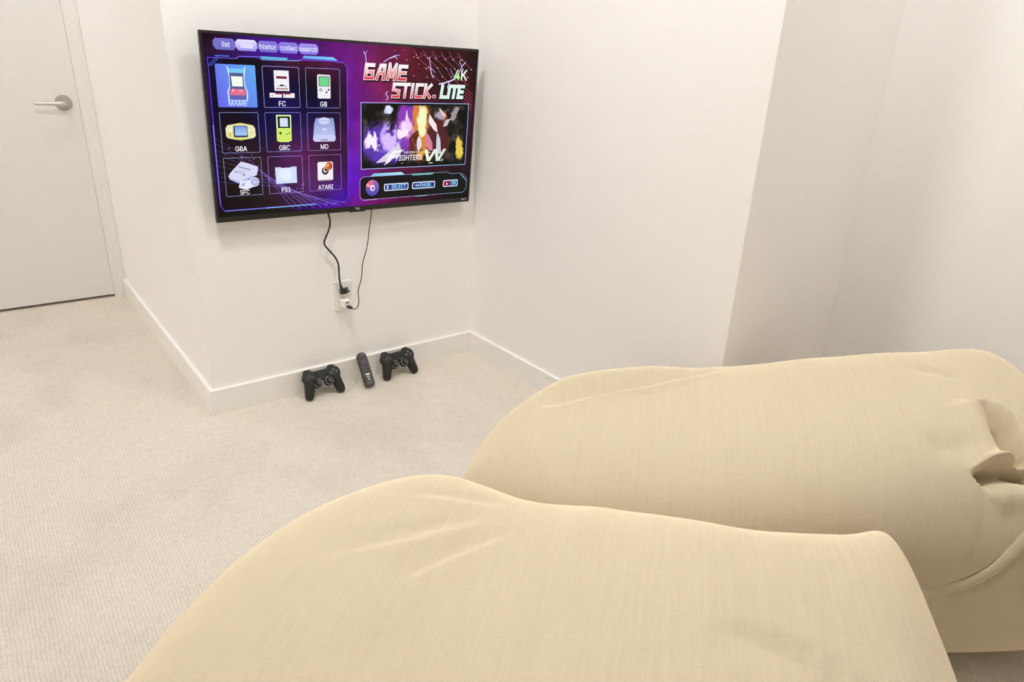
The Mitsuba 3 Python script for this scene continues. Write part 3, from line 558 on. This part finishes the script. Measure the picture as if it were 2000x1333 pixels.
# preview picture: violet and golden flames (no figures), and its lettering
def art_fn(x, y):
    u, v = (x - 505) / 425, (y - 152) / 212
    q = np.stack([u * 6, v * 3, 0 * u], -1); w1 = meshkit.fbm(q, 4, 21); w2 = meshkit.fbm(q * 2.3 + 9, 4, 33); w3 = meshkit.fbm(np.stack([u * 20 + 5 * w1, v * 5 - 3 * w2, 0 * u], -1), 4, 5)
    c = np.zeros((len(u), 3)) + np.array([20, 19, 14]) + (np.clip(w2 - 0.42, 0, 1) * 150)[:, None] * np.array([1, 0.9, 0.85])
    def add(mask, col): nonlocal c; mask = np.clip(mask, 0, 1)[:, None]; c = c * (1 - mask) + np.array(col, float) * mask
    g = lambda cx, cy, rx, ry: np.exp(-((u - cx) / rx) ** 2 - ((v - cy) / ry) ** 2)
    k = lambda m, t, s: np.clip((m - t) * s, 0, 1)
    add(k(g(0.20, 0.34, 0.24, 0.36) * (0.35 + 1.3 * w3), 0.22, 3.2), (92, 56, 176))
    add(k(g(0.42, 0.68, 0.13, 0.44) * (0.35 + 1.3 * w2), 0.25, 3.0), (140, 60, 180))
    add(k(g(0.25, 0.50, 0.15, 0.32) * w3, 0.26, 6.0), (214, 186, 252))
    add(k(g(0.08, 0.40, 0.09, 0.22) * w3, 0.28, 9.0), (252, 236, 252))
    add(k(g(0.40, 0.62, 0.10, 0.20) * (0.4 + w2), 0.42, 4.0), (250, 216, 240))
    add(k(g(0.54, 0.62, 0.11, 0.60) * (0.3 + 1.3 * w3), 0.35, 3.5), (216, 130, 60))
    add(k(g(0.55, 0.76, 0.055, 0.30) * (0.3 + 1.3 * w3), 0.36, 5.0), (238, 246, 190))
    add(k(g(0.47, 0.36, 0.07, 0.34) * w3, 0.28, 7.0), (96, 44, 24))
    add(k(g(0.72, 0.45, 0.12, 0.38) * (0.25 + w2 * 1.2), 0.36, 5.0), (84, 38, 40))
    add(k(g(0.80, 0.85, 0.18, 0.12) * w2, 0.30, 7.0), (176, 160, 178))
    add(k(g(0.24, 0.92, 0.07, 0.09) * w2, 0.28, 8.0), (200, 204, 240))
    add(k(g(0.94, 0.28, 0.055, 0.26) * w3, 0.27, 9.0), (230, 200, 80))
    add(k(g(0.77, 0.72, 0.035, 0.26) * w3, 0.30, 7.0), (206, 90, 40))
    add(np.clip(1 - v / 0.13, 0, 1) * 0.8, (18, 18, 14))
    return c
piece(scr, 'picture_border', [(RING(R(497.5, 145, 936.5, 371), 2.6), 2, lambda x, y: lerp((190, 180, 250), (140, 190, 240), (x - 497) / 439)), (R(500, 147.5, 934, 368.5), 1, (14, 18, 14))])
m, c = picture(506, 152.5, 929, 362.5, 300, 150, art_fn, 2.5)
k = obj('picture', emit(m, c), scr); labels[k] = {'label': 'preview picture of violet and golden flames'}
ax = lambda u_, v_: (505 + 425 * u_, 152 + 212 * v_)
flames = [([(.40, .98), (.385, .80), (.40, .62), (.44, .56), (.425, .74), (.405, .84)], (232, 206, 250)), ([(.27, .30), (.33, .37), (.355, .27), (.34, .16), (.20, .08), (.11, .06)], (212, 208, 224)), ([(.52, .50), (.545, .42), (.55, .33), (.525, .22), (.505, .30), (.50, .42)], (222, 216, 222)),
          ([(.585, .55), (.62, .50), (.655, .38), (.665, .24), (.63, .24), (.585, .34)], (206, 128, 150)), ([(.615, .86), (.64, .80), (.69, .68), (.705, .54), (.66, .60), (.61, .72)], (244, 224, 228)), ([(.70, .56), (.735, .44), (.75, .18), (.70, .18), (.695, .40)], (204, 204, 220)),
          ([(.49, .17), (.545, .24), (.60, .245), (.67, .20), (.60, .20), (.545, .19), (.50, .14)], (230, 170, 70)), ([(.31, .62), (.36, .58), (.42, .60), (.40, .50), (.33, .44), (.315, .50)], (246, 230, 244)), ([(.78, .76), (.83, .78), (.80, .66), (.755, .64)], (200, 190, 206)), ([(.88, .98), (.92, .96), (.86, .74), (.82, .76)], (160, 146, 150)), ([(.20, .98), (.245, .98), (.255, .86), (.22, .87)], (226, 228, 246)), ([(.70, .98), (.78, .84), (.77, .80), (.72, .90)], (224, 206, 226))]
for ptsl, colr in flames: piece(scr, 'flame', [(sg.Polygon([ax(*q) for q in ptsl]).buffer(5).buffer(-5).buffer(-2).buffer(2), 4, colr)])
piece(scr, 'picture_title', [(PG((587, 156), (604, 186), (588, 186), (612, 196), (624, 208), (668, 209), (650, 199), (632, 199), (627, 190), (640, 190), (634, 183), (622, 183), (612, 170)), 5, (240, 240, 246)),
     (TX('FIGHTERS', 634, 171, 742, 19, 5, 0.12), 5, (238, 238, 246)), (TX('THE KING OF', 664, 196, 728, 7, 5), 5, (226, 226, 234)), (TX('W', 744, 166, 836, 41, 5, 0.22), 5, xgrad(748, (244, 246, 244), 845, (206, 232, 196))), (TX('ORLD', 800, 164, 834, 7.5, 6, 0.1), 6, (226, 226, 230)), (R(771, 156, 789, 160), 5, (214, 206, 150)), (R(655, 161, 664, 163), 5, (190, 190, 170))])
# bottom bar
BAR = [(493, 109), (506, 120), (532, 120), (548, 120), (671, 120), (700, 120), (706, 116), (790, 116), (796, 121), (858, 121), (869, 114.5), (914, 114.5), (949, 80), (949, 53), (934, 36.5), (505, 35), (493, 46)]
piece(scr, 'bar', [(PG(*BAR), 1, lambda x, y: lerp((30, 20, 26), (22, 28, 22), (x - 500) / 200))])
piece(scr, 'bar_border', [(RING(PG(*BAR), 1.9), 2, lambda x, y: lerp((190, 150, 250), (130, 160, 190), (x - 493) / 200)), (PG((534, 120), (547, 129.5), (658, 129.5), (672, 120)), 2, xgrad(534, (120, 190, 220), 672, (186, 236, 240))), (PG((700, 121), (706, 115), (790, 115), (795, 121.5)), 2, (110, 190, 196)),
     (LN([(505, 36), (560, 36)], 3), 3, (200, 170, 240)), (LN([(719, 36), (768, 36)], 3.4), 3, (130, 200, 206)), (LN([(918, 113), (951, 78)], 2), 2, (130, 140, 190)), (LN([(926, 113), (953, 86)], 1.6), 2, (120, 120, 190))])
dx, dy = 542, 78
piece(scr, 'disc', [(O(dx, dy, 26, 29), 3, lambda x, y: lerp((70, 70, 170), (150, 110, 190), (y - 50) / 50)), (PG((dx, dy), (dx - 26, dy + 6), (dx - 18, dy + 22), (dx - 4, dy + 28), (dx + 4, dy + 28)), 4, (226, 110, 140)), (PG((dx, dy), (dx - 25, dy + 10), (dx - 22, dy + 17)), 5, (250, 190, 190)), (PG((dx, dy), (dx - 24, dy + 1), (dx - 24, dy + 5)), 5, (200, 30, 70)), (O(dx, dy, 9.5, 11), 6, (234, 226, 246)), (O(dx + 1, dy - 1, 4, 4.5), 7, (70, 60, 120))])
def button(x0, x1, t, a, b, extra, left=None):
    y0, y1 = 63.5, 89
    piece(scr, 'button', [(R(x0, y0 - 0.5, x1, y1 + 0.5, 6), 2, (214, 230, 252)), (R(x0 + 4, y0 + 3.5, x1 - 4, y1 - 3.5, 3), 3, (44, 62, 128))] + extra + [(TX(t, a, 70.5, b, 13, 5), 5, (160, 226, 255))])
button(588, 689, 'SELECT', 618, 678, [(PG((597, 78), (608, 78), (602.5, 84.5)), 4, (220, 226, 246)), (PG((597, 75), (608, 75), (602.5, 68.5)), 4, (220, 226, 246))])
button(704, 804, 'PAGE', 738, 785, [(PG((717, 76.5), (724, 71.5), (724, 81.5)), 4, (230, 230, 246)), (PG((735, 76.5), (728, 71.5), (728, 81.5)), 4, (230, 230, 246))])
button(839, 907, 'OK', 875, 899, [(R(843, 67, 869, 85.5, 2), 4, (140, 24, 50)), (PG((851, 72), (861.5, 72), (856, 82)), 5, (250, 210, 216))])
# makers' lettering on the frame
for t, x0, x1, y0, h in (('TCL', 473, 492, 5.0, 6.5), ('Roku TV', 926, 949, 8.0, 5.0)):
    mm = TX(t, x0, y0, x1, h, 0); mm.apply_translation((0, 0, 0.0047))
    k = obj('lettering', mikit.ply(moved(mm, TF), 'lettering_white'), tv)
    labels[k] = {'label': 'small white lettering on the lower frame'}
sens = moved(rbox(0.06, 0.006, 0.008, 0.002).translate((0.483, -0.002, -0.004)), TF)
obj('receiver_strip', mikit.ply(sens, 'gloss_black', smooth=30), tv)

# ------------------------------------------------------------------ outlet, adapter, cords
out = tag('outlet', 'white wall outlet with two sockets below the television', 'outlet')
OX, OZ = 0.499, 0.358
FO = frame((OX, 0, OZ), (1, 0, 0), (0, 0, 1), (0, -1, 0))
pl = rbox(0.071, 0.116, 0.012, 0.0035).trim_by_plane((0, 0, 1), 0.0)
obj('cover_plate', mikit.ply(moved(pl, FO), 'plate_plastic', smooth=30), out)
for s in (1, -1):
    fc = m3.Manifold.batch_hull([m3.Manifold.cylinder(0.0085, 0.0165, 0.0165, 32).translate((dx_, s * 0.0195, 0)) for dx_ in (-0.001, 0.001)]) ^ m3.Manifold.cube((0.06, 0.028, 0.03), True).translate((0, s * 0.0195, 0))
    slots = [m3.Manifold.cube((0.0022, h_, 0.01), True).translate((x_, s * 0.0195 + 0.003, 0.009)) for x_, h_ in ((-0.0065, 0.009), (0.0065, 0.007))]
    for q in slots: fc = fc - q
    kk = obj('socket', mikit.ply(moved(fc, FO), 'plate_plastic', smooth=30), out)
    obj('slot', mikit.ply(moved(slots[0].scale((1, 1, 0.15)) + slots[1].scale((1, 1, 0.15)), FO @ frame((0, 0, 0.0062), (1, 0, 0), (0, 1, 0), (0, 0, 1))), 'slot_dark'), kk)
obj('screw', mikit.ply(moved(m3.Manifold.cylinder(0.0072, 0.003, 0.003, 20), FO), 'white_plastic', smooth=30), out)
ad = tag('power_adapter', 'small white cube power adapter plugged into the lower socket', 'adapter')
FA = frame((OX - 0.002, -0.0085, 0.3345), (1, 0, 0), (0, 0, 1), (0, -1, 0))
AD = 0.034
obj('body', mikit.ply(moved(rbox(0.030, 0.032, AD, 0.004).translate((0, 0, AD / 2)), FA), 'white_plastic', smooth=35), ad)
obj('port', mikit.ply(moved(rbox(0.013, 0.0045, 0.002, 0.0008).translate((0.001, 0.007, AD - 0.0003)), FA), 'slot_dark'), ad)
# USB lead: connector in the adapter, thin cord up to the television
ul = tag('charging_cable', 'thinner black cable running from the small white adapter up behind the television', 'cable')
uc = np.array([OX + 0.002, -0.045, 0.323])
obj('connector', mikit.ply(moved(rbox(0.016, 0.008, 0.024, 0.003).translate((0, 0, 0.011)), frame((OX + 0.001, -0.0085 - AD, 0.3265), (1, 0, 0), (0, 0, 1), (0, -1, 0))), 'black_plastic', smooth=35), ul)
usb = [(OX + 0.001, -0.063, 0.3265), (0.508, -0.071, 0.323), (0.522, -0.067, 0.322), (0.534, -0.055, 0.326), (0.543, -0.045, 0.341), (0.5455, -0.036, 0.371), (0.562, -0.029, 0.412), (0.569, -0.027, 0.444), (0.574, -0.027, 0.479), (0.589, -0.027, 0.523), (0.600, -0.027, 0.571), (0.610, -0.027, 0.628), (0.619, -0.026, 0.679), (0.621, -0.024, 0.71), (0.622, -0.022, 0.742)]
obj('wire', mikit.ply(tube(usb, 0.0016, 10, 160), 'cord_black', smooth=True), ul)
pc = tag('plugged_cable', 'thicker black cable with an angled plug hanging from behind the television to the outlet', 'cable')
FPz = frame((OX, -0.0085, OZ + 0.0215), (1, 0, 0), (0, 0, 1), (0, -1, 0))
plug = m3.Manifold.batch_hull([rbox(0.034, 0.022, 0.006, 0.0025).translate((0.001, 0.001, 0.004)), rbox(0.022, 0.020, 0.006, 0.0025).translate((-0.006, 0.003, 0.020))])
neck = m3.Manifold.batch_hull([m3.Manifold.sphere(0.0058, 20).translate((-0.012, 0.010, 0.014)), m3.Manifold.sphere(0.0042, 20).translate((-0.0155, 0.026, 0.014))])
tab = rbox(0.016, 0.006, 0.004, 0.0015).translate((0.016, -0.006, 0.004))
obj('plug', mikit.ply(moved(plug + neck + tab, FPz), 'black_plastic', smooth=35), pc)
pw = [(OX - 0.0155, -0.0225, OZ + 0.0475), (0.4800, -0.0225, 0.43), (0.4795, -0.023, 0.455), (0.479, -0.024, 0.481), (0.470, -0.026, 0.510), (0.452, -0.027, 0.536), (0.434, -0.028, 0.559), (0.428, -0.028, 0.573), (0.431, -0.028, 0.586), (0.444, -0.028, 0.611), (0.454, -0.027, 0.640), (0.454, -0.026, 0.660), (0.449, -0.025, 0.680), (0.445, -0.023, 0.71), (0.446, -0.021, 0.742)]
obj('wire', mikit.ply(tube(pw, 0.0030, 12, 180), 'cord_black', smooth=True), pc)

# ------------------------------------------------------------------ game controllers and remote, leaning on the baseboard
def pad_parts():
    """local: x right, y up the face, z out of the face"""
    S = lambda x, y, z, r, n=24: m3.Manifold.sphere(r, n).translate((x, y, z))
    disc = lambda x, y, r, z0, z1: m3.Manifold.batch_hull([m3.Manifold.cylinder(z1 - z0 - 0.006, r, r, 40).translate((x, y, z0 + 0.003)), m3.Manifold.cylinder(z1 - z0, r - 0.004, r - 0.004, 40).translate((x, y, z0))])
    b = m3.Manifold.batch_hull([disc(-0.030, 0.012, 0.021, -0.011, 0.0085), disc(0.030, 0.012, 0.021, -0.011, 0.0085)])
    for s in (-1, 1):
        b += disc(s * 0.050, 0.010, 0.0285, -0.013, 0.012)
        b += m3.Manifold.batch_hull([S(s * 0.0525, -0.002, -0.003, 0.0220), S(s * 0.0585, -0.030, -0.006, 0.0205)])
        b += m3.Manifold.batch_hull([S(s * 0.0585, -0.030, -0.006, 0.0205), S(s * 0.0665, -0.0570, -0.012, 0.0180)])
        b += disc(s * 0.0235, -0.0175, 0.0195, -0.011, 0.009)
        b += m3.Manifold.batch_hull([S(s * 0.050, 0.028, -0.002, 0.0125), S(s * 0.050, 0.036, -0.007, 0.0105), S(s * 0.042, 0.034, -0.007, 0.0100), S(s * 0.058, 0.034, -0.007, 0.0100)])
    t = tm(b.refine_to_length(0.004)); t.merge_vertices()
    trimesh.smoothing.filter_taubin(t, iterations=8)
    parts = [('body', t, 'matte_black', None, None)]
    for s in (-1, 1):
        sh = rbox(0.022, 0.008, 0.010, 0.003).translate((s * 0.050, 0.0425, -0.0075)); parts.append(('shoulder_button', tm(sh), 'black_plastic', None, None))
        tr = m3.Manifold.batch_hull([rbox(0.021, 0.010, 0.010, 0.003).translate((s * 0.050, 0.036, -0.017)), rbox(0.019, 0.008, 0.006, 0.0025).translate((s * 0.050, 0.030, -0.029))]); parts.append(('trigger', tm(tr), 'black_plastic', None, None))
        rg = m3.Manifold.cylinder(0.0015, 0.0172, 0.0165, 40).translate((s * 0.0235, -0.0175, 0.0085)) - m3.Manifold.cylinder(0.01, 0.0150, 0.0150, 40).translate((s * 0.0235, -0.0175, 0.006))
        parts.append(('stick_ring', tm(rg), 'gray_mark', None, None))
        st = lathe([(0, 0), (0.0062, 0), (0.0052, 0.008), (0.0098, 0.0105), (0.0105, 0.0130), (0.0098, 0.0150), (0.0055, 0.0146), (0, 0.0142)], 36); st.apply_translation((s * 0.0235, -0.0175, 0.0085)); parts.append(('thumbstick', st, 'rubber', None, None))
    for a, b_ in ((0, 0.0085), (0, -0.0085), (0.0085, 0), (-0.0085, 0)):
        ar = math.atan2(b_, a)
        ar_m = m3.Manifold.batch_hull([rbox(0.0065, 0.0065, 0.003, 0.0012), rbox(0.002, 0.003, 0.003, 0.0009).translate((-0.0045, 0, 0))]).rotate((0, 0, math.degrees(ar))).translate((-0.050 + a, 0.010 + b_, 0.0130))
        parts.append(('direction_button', tm(ar_m), 'button_gray', None, None))
        bt = lathe([(0, 0), (0.0052, 0), (0.0052, 0.0028), (0.0044, 0.0036), (0, 0.0040)], 28); bt.apply_translation((0.050 + a * 1.3, 0.010 + b_ * 1.3, 0.0115)); parts.append(('face_button', bt, 'button_gray', None, None))
    parts.append(('select_button', tm(rbox(0.008, 0.0034, 0.003, 0.001).translate((-0.0135, 0.010, 0.0088))), 'black_plastic', None, None))
    parts.append(('start_button', tm(rbox(0.008, 0.0040, 0.003, 0.001).translate((0.0135, 0.010, 0.0088))), 'black_plastic', None, None))
    parts.append(('mode_button', tm(m3.Manifold.cylinder(0.002, 0.0035, 0.003, 24).translate((0.0, -0.004, 0.0078))), 'black_plastic', None, None))
    return parts
PADS = [(n, t, m_) for n, t, m_, _, _ in pad_parts()]
for _, t, _ in PADS: t.apply_scale(0.94)
PAD_V = np.vstack([t.vertices for _, t, _ in PADS])
PARTS = [(n, mikit.ply(t, m_, smooth=40)) for n, t, m_ in PADS]
def lean(cx, cy, cz, ang, yaw, roll=0.0):
    """stand the local face up: y axis leans back by ang from vertical"""
    M = trimesh.transformations.rotation_matrix(yaw, (0, 0, 1)) @ trimesh.transformations.rotation_matrix(math.pi / 2 - ang, (1, 0, 0)) @ trimesh.transformations.rotation_matrix(roll, (0, 0, 1))
    M[:3, 3] = (cx, cy, cz); return M
def place_pad(M, label):
    key = tag(numbered('game_controller'), label, 'game controller', 'black game controllers by the baseboard')
    M = M.copy(); P_ = PAD_V @ M[:3, :3].T + M[:3, 3]; M[2, 3] += 0.0008 - P_[:, 2].min(); M[1, 3] += -BT - 0.0008 - P_[:, 1].max()
    for n, shp in PARTS: obj(n, {**shp, 'to_world': T(M)}, key)
place_pad(lean(0.3735, -0.06, 0.06, 0.62, 0.02), 'black game controller leaning on the baseboard, left of the remote')
place_pad(lean(0.6955, -0.06, 0.06, 0.60, 0.02), 'black game controller leaning on the baseboard, right of the remote toward the corner')

rm = tag('remote_control', 'slim dark remote control leaning on the baseboard between the two game controllers', 'remote control')
RLn, RWd = 0.140, 0.0405
a2 = np.linspace(0, 2 * np.pi, 64, endpoint=False)
shape = sg.box(-RWd / 2 + 0.012, -RLn / 2 + 0.012, RWd / 2 - 0.012, RLn / 2 - 0.020).buffer(0.012, 10).union(sa.scale(sg.Point(0, RLn / 2 - 0.0205).buffer(1, 24), RWd / 2, 0.0205))
def ext(s_, z0, z1): return m3.Manifold.extrude(m3.CrossSection([np.array(sg.polygon.orient(s_, 1.0).exterior.coords)[:-1].tolist()]), z1 - z0).translate((0, 0, z0))
rb = m3.Manifold.batch_hull([ext(shape.buffer(-0.0025), 0, 0.018), ext(shape, 0.004, 0.0135)])
MR = lean(0.5455, -0.0640, 0.0600, 0.655, -0.06, 0.02)
obj('body', mikit.ply(moved(rb, MR), 'remote_body', smooth=35), rm)
def rbut(name, man, m_): obj(name, mikit.ply(moved(man, MR), m_, smooth=35), rm)
cyl = lambda x, y, r, h=0.0016: m3.Manifold.batch_hull([m3.Manifold.cylinder(h, r, r, 28), m3.Manifold.cylinder(h + 0.0006, r * 0.8, r * 0.8, 28)]).translate((x, y, 0.0176))
rbut('power_button', cyl(0, 0.0585, 0.0030), 'gray_mark')
rbut('home_button', cyl(-0.0095, 0.0470, 0.0042), 'gloss_black'); rbut('home_button', cyl(0.0085, 0.0480, 0.0042), 'gloss_black')
rbut('home_mark', cyl(0.0085, 0.0485, 0.0018, 0.0024), 'gray_mark')
padm = (rbox(0.0285, 0.0095, 0.003, 0.0012) + rbox(0.0095, 0.0285, 0.003, 0.0012) + m3.Manifold.cylinder(0.0024, 0.0125, 0.0122, 40).translate((0, 0, -0.0012))).translate((0, 0.0265, 0.0186))
rbut('direction_pad', padm, 'remote_purple'); rbut('ok_button', cyl(0, 0.0265, 0.0048, 0.0032), 'remote_purple')
for x_, y_, r_ in ((-0.0095, 0.0025, 0.0044), (0.0095, 0.0035, 0.0044), (-0.012, -0.0095, 0.0036), (0.0, -0.0085, 0.0036), (0.012, -0.0075, 0.0036)):
    rbut('round_button', cyl(x_, y_, r_), 'gloss_black')
    rbut('button_mark', cyl(x_, y_ + 0.0008, r_ * 0.45, 0.0024), 'gray_mark')
cols = [(0.86, 0.84, 0.80), (0.62, 0.56, 0.56), (0.55, 0.55, 0.62), (0.10, 0.14, 0.18)]
for i, (c_, w_) in enumerate(zip(cols, (0.017, 0.011, 0.010, 0.012))):
    mat(f'remote_key_{i}', {'type': 'principled', 'base_color': {'type': 'rgb', 'value': list(c_)}, 'roughness': 0.4, 'specular': 0.5})
    rbut('channel_button', rbox(w_, 0.0062, 0.0032, 0.0015).translate((0, -0.0215 - i * 0.0098, 0.0186)), f'remote_key_{i}')
rbut('printed_line', rbox(0.024, 0.0016, 0.0008, 0.0003).translate((0, -0.0575, 0.0182)), 'gray_mark')
